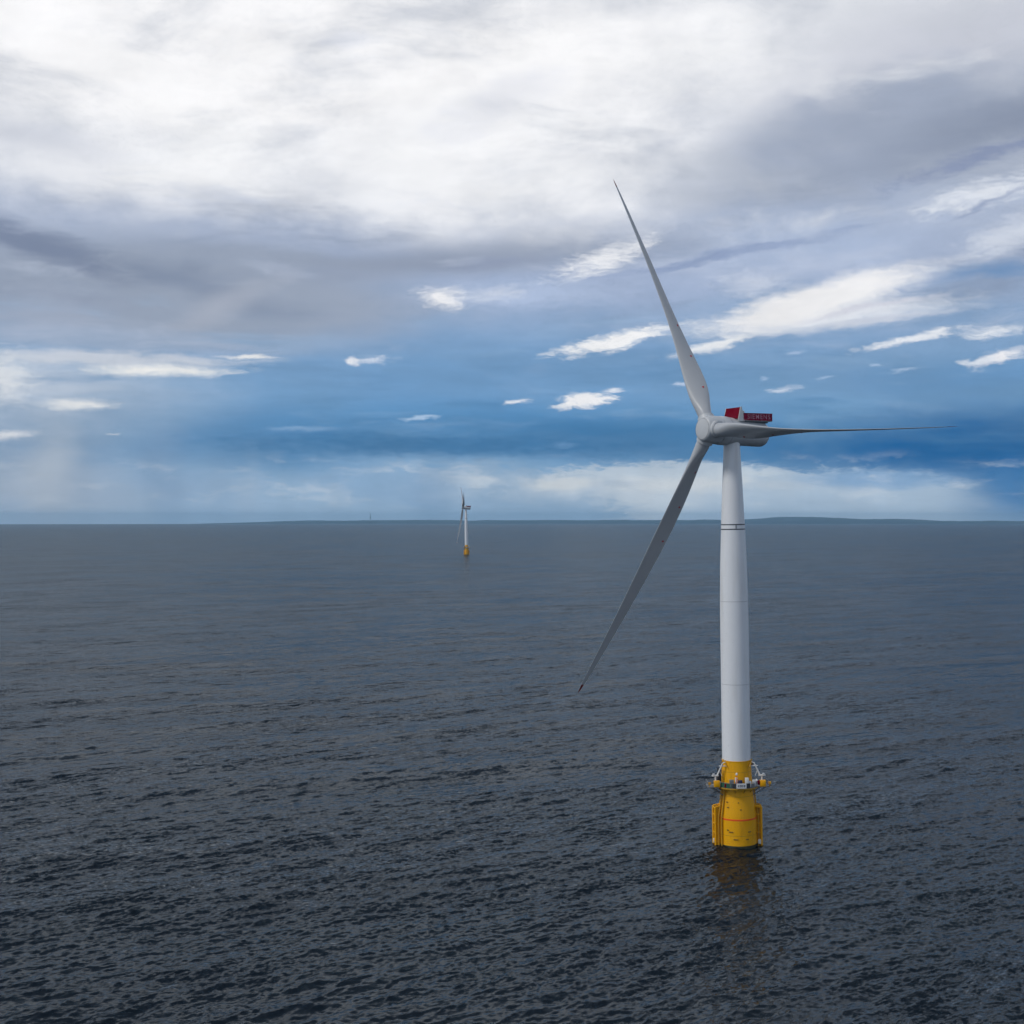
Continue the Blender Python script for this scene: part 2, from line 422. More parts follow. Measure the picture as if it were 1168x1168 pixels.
# ---------------------------------------------------------------- sea
def sea_mesh():
    rng = np.random.default_rng(11)
    fr = np.arange(-25.5, 25.5, 0.030)
    side = np.concatenate([np.linspace(25.5, 60, 60), np.linspace(62, 298, 90)[0:], np.linspace(300, 334.5, 60)[:-1]])
    th = np.radians(np.concatenate([fr, side]))
    rr = [0.0001, 40, 80, 120, 140, 160]
    r = 172.0
    while r < 37000:
        rr.append(r)
        r += max(0.42, r * r / (78 * 1284) * 0.62) if r < 31500 else 800
    rr = np.array(rr)
    step = np.maximum(0.42, rr * rr / (78 * 1284) * 0.62)
    X = rr[:, None] * np.sin(th)[None, :]
    Y = rr[:, None] * np.cos(th)[None, :]
    Z = np.zeros_like(X)
    DX = np.zeros_like(X); DY = np.zeros_like(X)
    # wind sea: crests run away to the right, as in the photograph
    nw = 210
    lam = np.exp(rng.uniform(np.log(1.2), np.log(34), nw))
    wdir = R(128)
    ang = wdir + rng.normal(0, 0.40, nw) * (0.6 + 0.8 * (lam < 9))
    k = 2 * np.pi / lam
    # near-saturated slope spectrum, falling off past the peak
    amp = 0.0060 * lam ** 0.66 * np.exp(-(lam / 15.0) ** 2) * (0.75 + 0.5 * rng.random(nw))
    # a low long swell under the chop
    ns = 12
    nw += ns
    lam = np.concatenate([lam, rng.uniform(32, 62, ns)])
    ang = np.concatenate([ang, wdir - 0.25 + rng.normal(0, 0.16, ns)])
    amp = np.concatenate([amp, rng.uniform(0.05, 0.13, ns)])
    k = 2 * np.pi / lam
    ph = rng.uniform(0, 2 * np.pi, nw)
    gust = 1.0
    for i in range(nw):
        att = np.clip((lam[i] / step - 1.1) / 1.3, 0, 1)
        att[rr < 150] = 0
        idx = np.where(att > 0)[0]
        if len(idx) == 0: continue
        a, b = idx[0], idx[-1] + 1
        kx, ky = k[i] * math.cos(ang[i]), k[i] * math.sin(ang[i])
        arg = kx * X[a:b] + ky * Y[a:b] + ph[i]
        # wave groups: slow modulation along and across
        arg += 0.9 * np.sin(kx * 0.11 * X[a:b] - ky * 0.07 * Y[a:b] + ph[i] * 3)
        A = amp[i] * att[a:b, None]
        Z[a:b] += A * np.cos(arg)
        sn = A * np.sin(arg) * 0.9
        DX[a:b] -= sn * math.cos(ang[i]); DY[a:b] -= sn * math.sin(ang[i])
    drop = -(rr ** 2) / (2 * EARTH)
    Z += drop[:, None]
    X += DX; Y += DY
    nr, na = X.shape
    V = np.stack([X, Y, Z], -1).reshape(-1, 3).astype(np.float32)
    ii = np.arange(nr - 1)[:, None] * na
    jj = np.arange(na)[None, :]
    j2 = (jj + 1) % na
    F = np.stack([ii + jj, ii + j2, ii + na + j2, ii + na + jj], -1).reshape(-1, 4).astype(np.int32)
    me = bpy.data.meshes.new('sea')
    me.vertices.add(len(V)); me.vertices.foreach_set('co', V.ravel())
    me.loops.add(F.size); me.loops.foreach_set('vertex_index', F.ravel())
    me.polygons.add(len(F))
    me.polygons.foreach_set('loop_start', np.arange(0, F.size, 4, dtype=np.int32))
    me.polygons.foreach_set('use_smooth', np.ones(len(F), dtype=bool))
    me.update(calc_edges=True)
    print('SEA', nr, na, len(F))
    return me

def water_material():
    m = bpy.data.materials.new('sea_water')
    m.use_nodes = True
    t = m.node_tree
    q = G(t)
    t.nodes.remove(t.nodes['Principled BSDF'])
    mo = t.nodes['Material Output']
    co = q.n('ShaderNodeTexCoord').outputs['Object']
    mp = q.n('ShaderNodeMapping', vector_type='POINT')
    t.links.new(co, mp.inputs[0])
    mp.inputs['Rotation'].default_value = (0, 0, R(-128))
    P = mp.outputs[0]
    big = q.noise(q.vmath('MULTIPLY', P, (0.011, 0.004, 1)), 1.0, 5, 0.55).outputs[0]
    mid = q.noise(q.vmath('MULTIPLY', P, (0.045, 0.017, 1)), 1.0, 3, 0.55).outputs[0]
    patch = q.math('MULTIPLY', q.maprange(big, 0.35, 0.66, 0.5, 1.4), q.maprange(mid, 0.32, 0.68, 0.55, 1.45))
    # slopes of the waves the mesh is too coarse for, read straight from noise so that they keep
    # roughening the water out to the horizon instead of being smoothed away
    def slope(scale, detail, rough, amp, across):
        sp = q.n('ShaderNodeSeparateXYZ')
        t.links.new(q.noise(q.vmath('MULTIPLY', P, scale), 1.0, detail, rough, 0.4).outputs['Color'], sp.inputs[0])
        return (q.math('MULTIPLY', q.math('SUBTRACT', sp.outputs[0], 0.5), amp), q.math('MULTIPLY', q.math('SUBTRACT', sp.outputs[1], 0.5), amp * across))
    sl = [slope((1.9, 0.95, 0), 2, 0.5, 1.0, 0.8), slope((0.50, 0.15, 0), 3, 0.55, 1.05, 0.5), slope((0.11, 0.035, 0), 2, 0.5, 0.65, 0.3)]
    sx = q.math('MULTIPLY', q.math('ADD', q.math('ADD', sl[0][0], sl[1][0]), sl[2][0]), patch)
    sy = q.math('MULTIPLY', q.math('ADD', q.math('ADD', sl[0][1], sl[1][1]), sl[2][1]), patch)
    ca, sa = math.cos(R(128)), math.sin(R(128))
    cv = q.n('ShaderNodeCombineXYZ')
    t.links.new(q.math('MULTIPLY_ADD', sx, ca, q.math('MULTIPLY', sy, -sa)), cv.inputs[0])
    t.links.new(q.math('MULTIPLY_ADD', sx, sa, q.math('MULTIPLY', sy, ca)), cv.inputs[1])
    geo = q.n('ShaderNodeNewGeometry')
    nrm = q.vmath('NORMALIZE', q.vmath('ADD', geo.outputs['Normal'], cv.outputs[0]))
    # body colour of deep water under a rough mirror; wave slopes too small to model keep the
    # grazing reflectance of a wind-roughened sea well under that of a flat one
    df = q.n('ShaderNodeBsdfDiffuse'); df.inputs['Color'].default_value = (0.004, 0.009, 0.015, 1)
    gl = q.n('ShaderNodeBsdfGlossy'); gl.inputs['Color'].default_value = (0.90, 0.96, 1.0, 1)
    t.links.new(q.maprange(big, 0.3, 0.7, 0.14, 0.24), gl.inputs['Roughness'])
    fr = q.n('ShaderNodeFresnel'); fr.inputs['IOR'].default_value = 1.333
    for nd in (df, gl, fr): t.links.new(nrm, nd.inputs['Normal'])
    f = q.math('DIVIDE', q.math('MULTIPLY', fr.outputs[0], 0.84), q.math('MULTIPLY_ADD', fr.outputs[0], 1.5, 1.0))
    mx = q.n('ShaderNodeMixShader')
    t.links.new(f, mx.inputs[0]); t.links.new(df.outputs[0], mx.inputs[1]); t.links.new(gl.outputs[0], mx.inputs[2])
    t.links.new(mx.outputs[0], mo.inputs['Surface'])
    return m

wm = water_material()
sme = sea_mesh()
sme.materials.append(wm)
sea = link('sea', sme)
sea['kind'] = 'structure'

# ---------------------------------------------------------------- far coast
def coast():
    bm = bmesh.new()
    na, nr = 420, 14
    grid = []
    for i in range(na):
        px = 170 + (1420 - 170) * i / (na - 1)
        a = math.atan((px - 584) / 1500)
        row = []
        for j in range(nr):
            r = 32600 + 330 * j + 300 * math.sin(a * 40)
            f = j / (nr - 1)
            ramp = min(1, max(0, (px - 215) / 230)) ** 0.8
            h = 108 * ramp * (1 - math.exp(-f * 9)) * (1 - 0.6 * max(0, f - 0.7) / 0.3)
            h *= 0.86 + 0.28 * mnoise.fractal(Vector((px * 0.018, f * 2.5, 0)), 1.0, 2.0, 4)
            h += 70 * math.exp(-((px - 905) / 50) ** 2) * math.sin(math.pi * f) + 30 * math.exp(-((px - 985) / 60) ** 2) * math.sin(math.pi * f)
            h += 26 * math.exp(-((px - 350) / 50) ** 2) * math.sin(math.pi * f)
            h -= 16 * max(0, min(1, (px - 1020) / 100))
            x, y = r * math.sin(a), r * math.cos(a)
            z = -(r * r) / (2 * EARTH) + h - (12 if j in (0, nr - 1) else 0)
            row.append(bm.verts.new((x, y, z)))
        grid.append(row)
    for i in range(na - 1):
        for j in range(nr - 1):
            bm.faces.new((grid[i][j], grid[i + 1][j], grid[i + 1][j + 1], grid[i][j + 1]))
    me = bpy.data.meshes.new('coastal_hills')
    bm.to_mesh(me); bm.free()
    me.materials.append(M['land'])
    for p in me.polygons: p.use_smooth = True
    o = link('coastal_hills', me)
    o['kind'] = 'structure'
coast()

# radio mast on the coast
a = math.atan((422.5 - 584) / 1500)
r = 33600.0
mz = -(r * r) / (2 * EARTH) + 100
mb = MB()
mb.tube((0, 0, 0), (0, 0, 150), 9.0, 7.0, 8)
mb.tube((0, 0, 55), (0, 0, 60), 14, 14, 8)
mb.tube((0, 0, 105), (0, 0, 110), 13, 13, 8)
mb.tube((0, 0, 150), (0, 0, 172), 3.5, 2.0, 6)
mast = mb.build('radio_mast', M['dark'])
mast.location = (r * math.sin(a), r * math.cos(a), mz)
mast['label'] = 'tiny thin dark mast rising from the distant blue coastline left of the far turbine'
mast['category'] = 'mast'

# ---------------------------------------------------------------- wind turbine
HUBZ = 97.6
OVER = 6.6
LEAN = R(-0.8)

def blade_meshes():
    st = [  # r, chord, thickness ratio, angle, centre offset towards the leading edge (share of chord)
        (2.3, 3.25, 1.0, -20, 0.0), (4.0, 3.25, 1.0, -20, 0.0), (5.5, 3.6, 0.88, -20, -0.01), (7.5, 4.3, 0.68, -19.5, -0.02),
        (9.5, 4.9, 0.54, -19, -0.04), (11.5, 5.15, 0.46, -18, -0.06), (14, 5.2, 0.40, -15, -0.07), (17, 5.0, 0.36, -10, -0.08), (21, 4.6, 0.32, -2, -0.09),
        (26, 4.15, 0.28, 7, -0.10), (32, 3.70, 0.25, 14, -0.10), (38, 3.25, 0.23, 18, -0.10), (45, 2.80, 0.21, 20, -0.10),
        (52, 2.35, 0.20, 21, -0.10), (60, 1.80, 0.19, 22, -0.08), (67, 1.32, 0.18, 22, -0.06), (72, 0.92, 0.18, 22, -0.03),
        (74.4, 0.66, 0.18, 22, 0.0), (76.2, 0.36, 0.18, 22, 0.05), (77, 0.06, 0.2, 22, 0.1)]
    # refine between the stations
    out = []
    for A, B in zip(st[:-1], st[1:]):
        n = 4 if B[0] - A[0] > 3 else 2
        for q in range(n):
            f = q / n
            out.append(tuple(A[z] + (B[z] - A[z]) * f for z in range(5)))
    out.append(st[-1])
    seg = 36
    def section(r, ch, tr, ang, off):
        pts = []
        for i in range(seg):
            t = 2 * math.pi * i / seg
            cx = math.cos(t)                                  # +1 leading, -1 trailing
            u = (1 - cx) / 2
            air = 2.6 * (0.2969 * math.sqrt(u) - 0.126 * u - 0.3516 * u * u + 0.2843 * u ** 3 - 0.1036 * u ** 4) * 1.92 / 1.0
            circ = math.sqrt(max(0, 1 - cx * cx))
            w = min(1, max(0, (tr - 0.36) / 0.6))
            hgt = (circ * w + air * (1 - w)) * (1 if math.sin(t) >= 0 else -1) * ch * tr / 2
            x = cx * ch / 2 + off * ch
            camber = 0.03 * ch * (1 - w) * (1 - cx * cx)
            y = hgt + camber
            ca, sa = math.cos(R(ang)), math.sin(R(ang))
            pre = 5.6 * (r / 77.0) ** 1.7
            pts.append(Vector((x * ca - y * sa + pre, x * sa + y * ca, r)))
        return pts
    def surf(sel):
        mb = MB()
        rings = [[mb.bm.verts.new(p) for p in section(*s)] for s in sel]
        for A, B in zip(rings[:-1], rings[1:]):
            for i in range(seg):
                j = (i + 1) % seg
                mb.bm.faces.new((A[i], A[j], B[j], B[i]))
        mb.bm.faces.new(rings[0][::-1]); mb.bm.faces.new(rings[-1])
        return mb
    body = surf([s for s in out if s[0] <= 74.4]).mesh('blade', M['blade'])
    tip = surf([s for s in out if s[0] >= 74.4]).mesh('blade_tip', M['redtip'])
    dots = []
    for rr in (11.6, 21.0, 30.5):
        s = min(out, key=lambda q: abs(q[0] - rr))
        pts = section(*s)
        # a stud through the blade near the trailing edge
        mb = MB()
        a, b = pts[12], pts[seg - 12]
        d = (b - a).normalized()
        mb.tube(a - d * 0.04, b + d * 0.04, 0.26, 0.26, 14)
        dots.append(mb.mesh('lightning_receptor', M['dot']))
    return body, tip, dots

BL = blade_meshes()

def text_mesh(txt, size, depth):
    cu = bpy.data.curves.new('lettering', 'FONT')
    cu.body = txt
    cu.size = size
    cu.extrude = depth
    cu.align_x = 'CENTER'; cu.align_y = 'CENTER'
    cu.offset = 0.012
    cu.space_character = 1.22
    o = bpy.data.objects.new('tmp', cu)
    C.objects.link(o)
    dg = bpy.context.evaluated_depsgraph_get()
    dg.update()
    me = bpy.data.meshes.new_from_object(o.evaluated_get(dg))
    bpy.data.objects.remove(o)
    me.name = 'lettering'
    return me

def build_shared():
    S = {}
    # nacelle frame: origin at the hub centre, +X upwind, Z up
    mb = MB()
    prof = [(0, 2.22), (2.4, 2.17), (2.62, 2.08), (2.82, 1.88), (2.94, 1.6), (3.12, 0.8), (3.26, 0), (3.32, -1.2), (3.34, -2.2), (2.9, -2.24), (0, -2.24)]
    mb.lathe(prof, 72, 'X')
    for k in range(3):
        a = R(120 * k)
        d = Vector((0, math.sin(a), math.cos(a)))
        mb.tube(d * 2.2, d * 3.38, 2.02, 1.95, 48)
        mb.tube(d * 3.36, d * 3.5, 1.86, 1.78, 48)
    S['hub'] = mb.mesh('hub', M['hub'])
    mb = MB(); mb.lathe([(2.44, 2.14), (2.47, 2.185), (2.50, 2.12)], 60, 'X')
    S['hub_ring'] = mb.mesh('hub_hatch_ring', M['seam'])
    mb = MB()
    def sq(p):
        if p.x < -14.2 and p.z > 0: return Vector((p.x - 0.25 * p.z, p.y, p.z))
        return p
    mb.lathe([(0, -2.35), (2.95, -2.3), (3.32, -2.4), (3.42, -2.7), (3.42, -4.4), (3.38, -4.6), (3.32, -5.5), (3.18, -8.5), (3.08, -12.0), (3.02, -14.6),
              (2.94, -15.5), (2.72, -16.0), (2.3, -16.25), (0, -16.35)], 72, 'X')
    S['nacelle'] = mb.mesh('nacelle', M['hub'])
    mb = MB()
    mb.lathe([(3.38, -4.56), (3.392, -4.58), (3.385, -4.66), (3.36, -4.68)], 72, 'X')
    S['nacelle_seam'] = mb.mesh('nacelle_seam', M['grey'])
    # cooler: crimson panel leaning back with pale side cheeks
    rt = Matrix.Rotation(R(-14), 3, 'Y')
    mb = MB()
    mb.box((-6.7, 0, 4.3), (0.35, 5.2, 2.8), rt, 0.05)
    S['cooler'] = mb.mesh('cooler', M['red'], False)
    S['cooler_cheek'] = []
    for y in (-2.75, 2.62):
        S['cooler_cheek'].append(MB().prism([(-6.2, 2.3), (-6.85, 5.78), (-7.2, 5.8), (-8.2, 2.4)], y, y + 0.13).mesh('cooler_cheek', M['offwhite'], False))
    # hoist platform, level in the world: the nacelle's own tilt taken out
    x0, x1 = -7.9, -16.6
    zd = 2.62
    mb = MB()
    mb.box(((x0 + x1) / 2, 0, zd), (x0 - x1, 5.4, 0.22))
    mb.box(((x0 + x1) / 2, 0, zd - .27), (x0 - x1 - 1, 3.6, 0.34))
    S['hoist_deck'] = mb.mesh('hoist_deck', M['grey'], False)
    zb, zt = zd + .14, zd + 1.72
    mb = MB()
    y = 2.70
    mb.box(((x0 + x1) / 2, -y, (zb + zt) / 2), (x0 - x1, 0.08, zt - zb))
    mb.box(((x0 + x1) / 2, y, (zb + zt) / 2), (x0 - x1, 0.08, zt - zb))
    mb.box((x1 - 0.045, 0, (zb + zt) / 2), (0.08, 5.48, zt - zb))
    S['fence_panel'] = mb.mesh('fence_panel', M['rose'], False)
    mb = MB()
    mb.path([(x0, -2.79, zt + .05), (x1 - .14, -2.79, zt + .05), (x1 - .14, 2.79, zt + .05), (x0, 2.79, zt + .05)], 0.055, 6)
    for y in (-2.79, 2.79):
        for i in range(8):
            x = x0 + (x1 - x0) * i / 7
            mb.tube((x, y, zb - .15), (x, y, zt + .08), 0.045, seg=6)
    S['handrail'] = mb.mesh('handrail', M['redtip'], False)
    tm = text_mesh('SIEMENS', 1.6, 0.02)
    tm.materials.append(M['pink'])
    S['lettering'] = tm
    mb = MB()
    mb.tube((-8.2, 0.9, 2.8), (-8.2, 0.9, 5.6), 0.05); mb.box((-8.2, 0.9, 5.6), (0.3, 0.3, 0.12)); mb.ball((-8.2, 0.9, 5.75), 0.13, 10)
    S['wind_sensor'] = mb.mesh('wind_sensor', M['dark'])
    mb = MB(); mb.box((-8.15, 1.7, 3.9), (0.8, 0.9, 2.2), bevel=0.05)
    S['hoist_locker'] = mb.mesh('hoist_locker', M['hub'])
    # tower (its own axis, base at z = 20.3)
    TZ = HUBZ - 2.1
    mb = MB()
    def tr(z):
        ks = [(20.0, 3.33), (45, 3.33), (56, 3.30), (66, 3.12), (75, 2.80), (84, 2.42), (94, 1.93), (TZ, 1.9)]
        for (a, ra), (b, rb) in zip(ks[:-1], ks[1:]):
            if z <= b: return ra + (rb - ra) * (z - a) / (b - a)
        return 1.9
    zs = list(np.linspace(20.0, TZ, 60))
    mb.lathe([(0, 20.01)] + [(tr(z), z) for z in zs] + [(0, TZ + 0.01)], 96)
    S['tower'] = mb.mesh('tower', M['white'])
    for p in S['tower'].polygons: p.use_smooth = True
    S['tower_band'] = []
    for z in (74.5, 75.6):
        mb = MB()
        mb.lathe([(tr(z) - .02, z - .13), (tr(z) + .035, z - .12), (tr(z) + .035, z + .12), (tr(z) - .02, z + .13)], 96)
        if z < 75: mb.box((0.25, -tr(75) - 0.02, 75.05), (0.16, 0.1, 1.2))
        S['tower_band'].append(mb.mesh('tower_band', M['seam']))
    S['tower_flange'] = [MB().lathe([(tr(z) - .02, z - .07), (tr(z) + .02, z - .06), (tr(z) + .02, z + .06), (tr(z) - .02, z + .07)], 96).mesh('tower_flange', M['hub']) for z in (38.0, 57.5)]
    # floating foundation
    mb = MB()
    fr = [(0, -14), (4.55, -13.9), (4.55, 5.6), (4.50, 7.0), (4.35, 8.2), (4.05, 10.6), (3.80, 12.6), (3.68, 14.0), (3.62, 15.2), (3.42, 18.2), (3.36, 19.85), (3.42, 19.88), (3.42, 20.12), (0, 20.12)]
    mb.lathe(fr, 96)
    S['foundation'] = mb.mesh('foundation', M['yellow'])
    mb = MB(); mb.lathe([(4.54, 0.6), (4.57, 0.4), (4.575, -3), (4.54, -3.1)], 96)
    S['marine_growth'] = mb.mesh('marine_growth', M['algae'])
    mb = MB(); mb.lathe([(4.50, 6.38), (4.56, 6.4), (4.555, 6.76), (4.49, 6.8)], 96)
    S['orange_stripe'] = mb.mesh('orange_stripe', M['orange'])
    S['weld_ring'] = [MB().lathe([(rr - .03, z - .05), (rr + .02, z - .04), (rr + .02, z + .04), (rr - .03, z + .05)], 96).mesh('weld_ring', M['yellow_dark'])
                      for z, rr in ((2.9, 4.56), (11.9, 3.90), (17.5, 3.48))]
    # lugs and little plates on the hull
    S['lug'] = []
    for deg, z, w in ((-118, 3.8, 1.0), (-62, 3.8, 0.8), (-104, 2.1, 1.1), (-70, 2.1, 0.7), (-128, 4.2, .5), (-88, 9.0, .4), (-95, 10.6, .3), (-133, 10.6, .5), (-129, 9.4, .5)):
        a_ = R(deg)
        rr = 4.55 if z < 7 else (4.5 - (z - 7) * 0.125)
        S['lug'].append(MB().box((math.cos(a_) * rr, math.sin(a_) * rr, z), (0.26, w, 0.2), Matrix.Rotation(a_, 3, 'Z')).mesh('lug_plate', M['worn'], False))
    # boat landing, one side: fender pipes joined by a web and brackets; local +X outwards
    mb = MB()
    for y in (-1.0, 1.0):
        mb.tube((5.55, y, -3), (5.55, y, 9.1), 0.25, seg=14)
        mb.tube((5.55, y, 9.1), (4.1, y * .9, 9.4), 0.2, seg=12)
    for z in (0.9, 3.0, 5.1, 7.2, 8.9):
        for y in (-1.0, 1.0): mb.tube((4.1, y * .9, z + .2), (5.55, y, z), 0.16, seg=10)
        mb.tube((5.5, -1, z), (5.5, 1, z), 0.13, seg=8)
    mb.box((4.95, 0.95, 3.6), (1.3, 0.10, 10.6))
    S['fender'] = mb.mesh('fender_frame', M['yellow'])
    mb = MB()
    for y in (-0.34, 0.34): mb.tube((5.0, y, -1.5), (5.0, y, 9.7), 0.08, seg=8)
    z = -1.2
    while z < 9.6:
        mb.tube((5.0, -0.34, z), (5.0, 0.34, z), 0.04, seg=6); z += 0.35
    S['boat_ladder'] = mb.mesh('boat_ladder', M['yellow_dark'])
    mb = MB()
    mb.box((5.0, -0.55, 8.9), (0.9, 0.5, 0.5), bevel=.05)
    S['fender_plate'] = mb.mesh('fender_plate', M['worn'], False)
    mb = MB(); mb.box((5.2, -0.9, 0.9), (1.0, 0.6, 1.1), bevel=.15)
    S['step_block'] = mb.mesh('step_block', M['offwhite'], False)
    # deck
    mb = MB()
    out_, inn = [], []
    N = 96
    for i in range(N):
        a_ = 2 * math.pi * i / N
        c, s_ = math.cos(a_), math.sin(a_)
        rad = 5.15
        out_.append((c * rad, s_ * rad)); inn.append((c * 3.45, s_ * 3.45))
    for z0, z1 in ((13.85, 14.1),):
        V = [[mb.bm.verts.new((x, y, z)) for x, y in L] for L, z in ((out_, z1), (inn, z1), (out_, z0), (inn, z0))]
        for i in range(N):
            j = (i + 1) % N
            mb.bm.faces.new((V[0][i], V[0][j], V[1][j], V[1][i]))
            mb.bm.faces.new((V[2][j], V[2][i], V[3][i], V[3][j]))
            mb.bm.faces.new((V[0][j], V[0][i], V[2][i], V[2][j]))
            mb.bm.faces.new((V[1][i], V[1][j], V[3][j], V[3][i]))
    S['deck'] = mb.mesh('service_deck', M['grey'], False)
    S['deck_wing'] = []
    for sx in (-1, 1):
        mb = MB()
        mb.box((sx * 5.75, -0.9, 13.97), (2.9, 3.6, 0.24))
        for y in (-2.2, 0.5): mb.tube((sx * 3.6, y * .8, 12.0), (sx * 6.6, y, 13.85), 0.11, seg=8)
        S['deck_wing'].append(mb.mesh('deck_wing', M['grey'], False))
    S['deck_strut'] = []
    for i in range(12):
        a_ = R(30 * i + 15)
        c, s_ = math.cos(a_), math.sin(a_)
        S['deck_strut'].append(MB().tube((c * 3.7, s_ * 3.7, 12.7), (c * 5.0, s_ * 5.0, 13.85), 0.10, seg=8).mesh('deck_strut', M['yellow_dark']))
    S['deck_rim'] = MB().lathe([(5.10, 13.72), (5.22, 13.72), (5.22, 14.0), (5.17, 14.02), (5.10, 14.0)], 96).mesh('deck_rim', M['yellow_dark'])
    # railing round deck and wings
    mb = MB()
    ring = []
    for i in range(49):
        a_ = R(-180 + 7.5 * i)
        p = Vector((math.cos(a_) * 5.1, math.sin(a_) * 5.1, 0))
        if abs(p.x) > 4.35 and -2.9 < p.y < 1.1: p = None
        ring.append(p)
    paths, cur = [], []
    for p in ring:
        if p is None:
            if len(cur) > 1: paths.append(cur)
            cur = []
        else: cur.append(p)
    if len(cur) > 1: paths.append(cur)
    for sx in (-1, 1):
        paths.append([Vector((sx * 4.5, -2.65, 0)), Vector((sx * 5.8, -2.65, 0)), Vector((sx * 7.15, -2.65, 0)), Vector((sx * 7.15, -.9, 0)), Vector((sx * 7.15, 0.85, 0)), Vector((sx * 4.9, 0.85, 0))])
    for pp in paths:
        for zz, rr in ((15.22, .05), (14.82, .035), (14.45, .035)):
            mb.path([p + Vector((0, 0, zz)) for p in pp], rr, 6)
        for p in pp[::2] + [pp[-1]]: mb.tube(p + Vector((0, 0, 14.05)), p + Vector((0, 0, 15.25)), .045, seg=6)
    S['railing'] = mb.mesh('railing', M['grey'])
    # infill panels on the near side
    def arc_panel(a0, a1, z0, z1, rad, n=8):
        mb = MB()
        L = []
        for i in range(n + 1):
            a_ = R(a0 + (a1 - a0) * i / n)
            L.append([mb.bm.verts.new((math.cos(a_) * rr, math.sin(a_) * rr, z)) for rr, z in ((rad, z0), (rad, z1), (rad + .05, z1), (rad + .05, z0))])
        for A, B in zip(L[:-1], L[1:]):
            for q in range(4): mb.bm.faces.new((A[q], A[(q + 1) % 4], B[(q + 1) % 4], B[q]))
        mb.bm.faces.new(L[0]); mb.bm.faces.new(L[-1][::-1])
        return mb
    S['panel_green'] = arc_panel(-146, -113, 14.1, 15.15, 5.16).mesh('windbreak', M['green'])
    mb = arc_panel(-111, -101, 14.12, 15.15, 5.16)
    S['panel_dark_a'] = mb.mesh('windbreak', M['dark'])
    S['panel_dark_b'] = arc_panel(-74, -63, 14.12, 15.15, 5.16).mesh('windbreak', M['dark'])
    S['panel_dark_c'] = arc_panel(-60, -40, 14.1, 15.0, 5.16).mesh('windbreak', M['grey'])
    mb = MB()
    mb.box((0.2, -5.36, 14.72), (2.35, 0.07, 1.15), bevel=0.015)
    S['id_sign'] = mb.mesh('id_sign', M['offwhite'], False)
    mb = MB()      # illegible blue characters, drawn as worn strokes
    xs = -0.52
    for kind in 'IOEB':
        w = 0.26
        if kind == 'I': mb.box((xs, -5.41, 14.72), (0.13, 0.02, 0.5))
        else:
            mb.box((xs - w / 2, -5.41, 14.72), (0.10, 0.02, 0.5))
            if kind != 'E': mb.box((xs + w / 2, -5.41, 14.72), (0.10, 0.02, 0.5))
            for zz in ((14.92, 14.52) if kind == 'O' else (14.93, 14.72, 14.51)): mb.box((xs, -5.412, zz), (w, 0.018, 0.09))
        xs += 0.47
    S['sign_mark'] = mb.mesh('sign_mark', M['blue'], False)
    # yellow lifting boxes on the wings, marker lights
    mb = MB(); mb.box((0, 0, 14.85), (1.35, 1.0, 1.45), bevel=0.06); mb.box((0, -0.53, 14.85), (0.9, 0.06, 1.0), bevel=0.02)
    S['equipment_box'] = mb.mesh('equipment_box', M['yellow'])
    mb = MB(); mb.tube((0, 0, 13.9), (0, 0, 14.6), 0.08); mb.lathe([(0, 14.5), (.33, 14.55), (.36, 14.9), (.3, 15.1), (0, 15.16)], 16)
    S['marker_light'] = mb.mesh('marker_light', M['yellow'])
    # white davit: foot +X outwards, boom leaning back to the tower
    mb = MB()
    mb.tube((6.1, -2.2, 14.1), (6.1, -2.2, 17.0), 0.20, 0.17)
    mb.box((6.15, -2.2, 17.05), (1.6, 0.45, 0.30), bevel=.05)
    mb.tube((5.65, -2.2, 17.1), (4.35, -2.2, 20.0), 0.20, 0.14)
    mb.box((4.35, -2.2, 19.3), (1.7, 0.22, 0.20), bevel=.03)
    mb.tube((4.35, -2.2, 20.0), (3.7, -2.2, 20.2), 0.13, 0.10)
    mb.tube((5.1, -2.2, 18.3), (4.6, -2.2, 17.0), 0.06)
    S['davit'] = mb.mesh('davit_crane', M['offwhite'])
    mb = MB(); mb.box((6.5, -2.2, 17.35), (0.5, 0.5, 0.35), bevel=.05)
    S['winch'] = mb.mesh('winch', M['hub'])
    # stair frame beside the column
    mb = MB()
    for x in (-4.75, -3.9):
        mb.tube((x, -1.6, 14.1), (x, -1.6, 18.6), 0.07, seg=8)
    zz = 14.4
    while zz < 18.5:
        mb.tube((-4.75, -1.6, zz), (-3.9, -1.6, zz), 0.05, seg=6); zz += 0.42
    mb.box((-4.3, -1.25, 16.6), (0.75, 0.3, 2.9), bevel=.04)
    S['ladder_cage'] = mb.mesh('ladder_cage', M['dark'])
    mb = MB()
    mb.path([(-0.75, -4.6, 14.1), (-0.75, -4.6, 15.7), (-0.75, -4.6, 17.2)], 0.07)
    mb.tube((-0.75, -4.6, 16.3), (0.3, -4.3, 15.5), 0.05)
    S['lantern_post'] = mb.mesh('lantern_post', M['orange'])
    mb = MB(); mb.lathe([(0, 17.1), (.2, 17.12), (.27, 17.35), (.2, 17.6), (0, 17.68)], 16, mt=Matrix.Translation((-0.75, -4.6, 0)))
    S['lantern'] = mb.mesh('lantern', M['lens'])
    mb = MB(); mb.box((-1.9, -4.35, 15.05), (0.95, 0.7, 1.9), bevel=0.05); mb.box((-1.9, -4.72, 15.1), (0.7, .04, 1.4))
    S['cabinet'] = mb.mesh('cabinet', M['grey'])
    mb = MB(); mb.lathe([(0, 14.1), (.5, 14.12), (.52, 15.3), (.45, 15.9), (0, 15.95)], 20, mt=Matrix.Translation((0.1, -4.5, 0)))
    S['drum'] = mb.mesh('cable_drum', M['blue'])
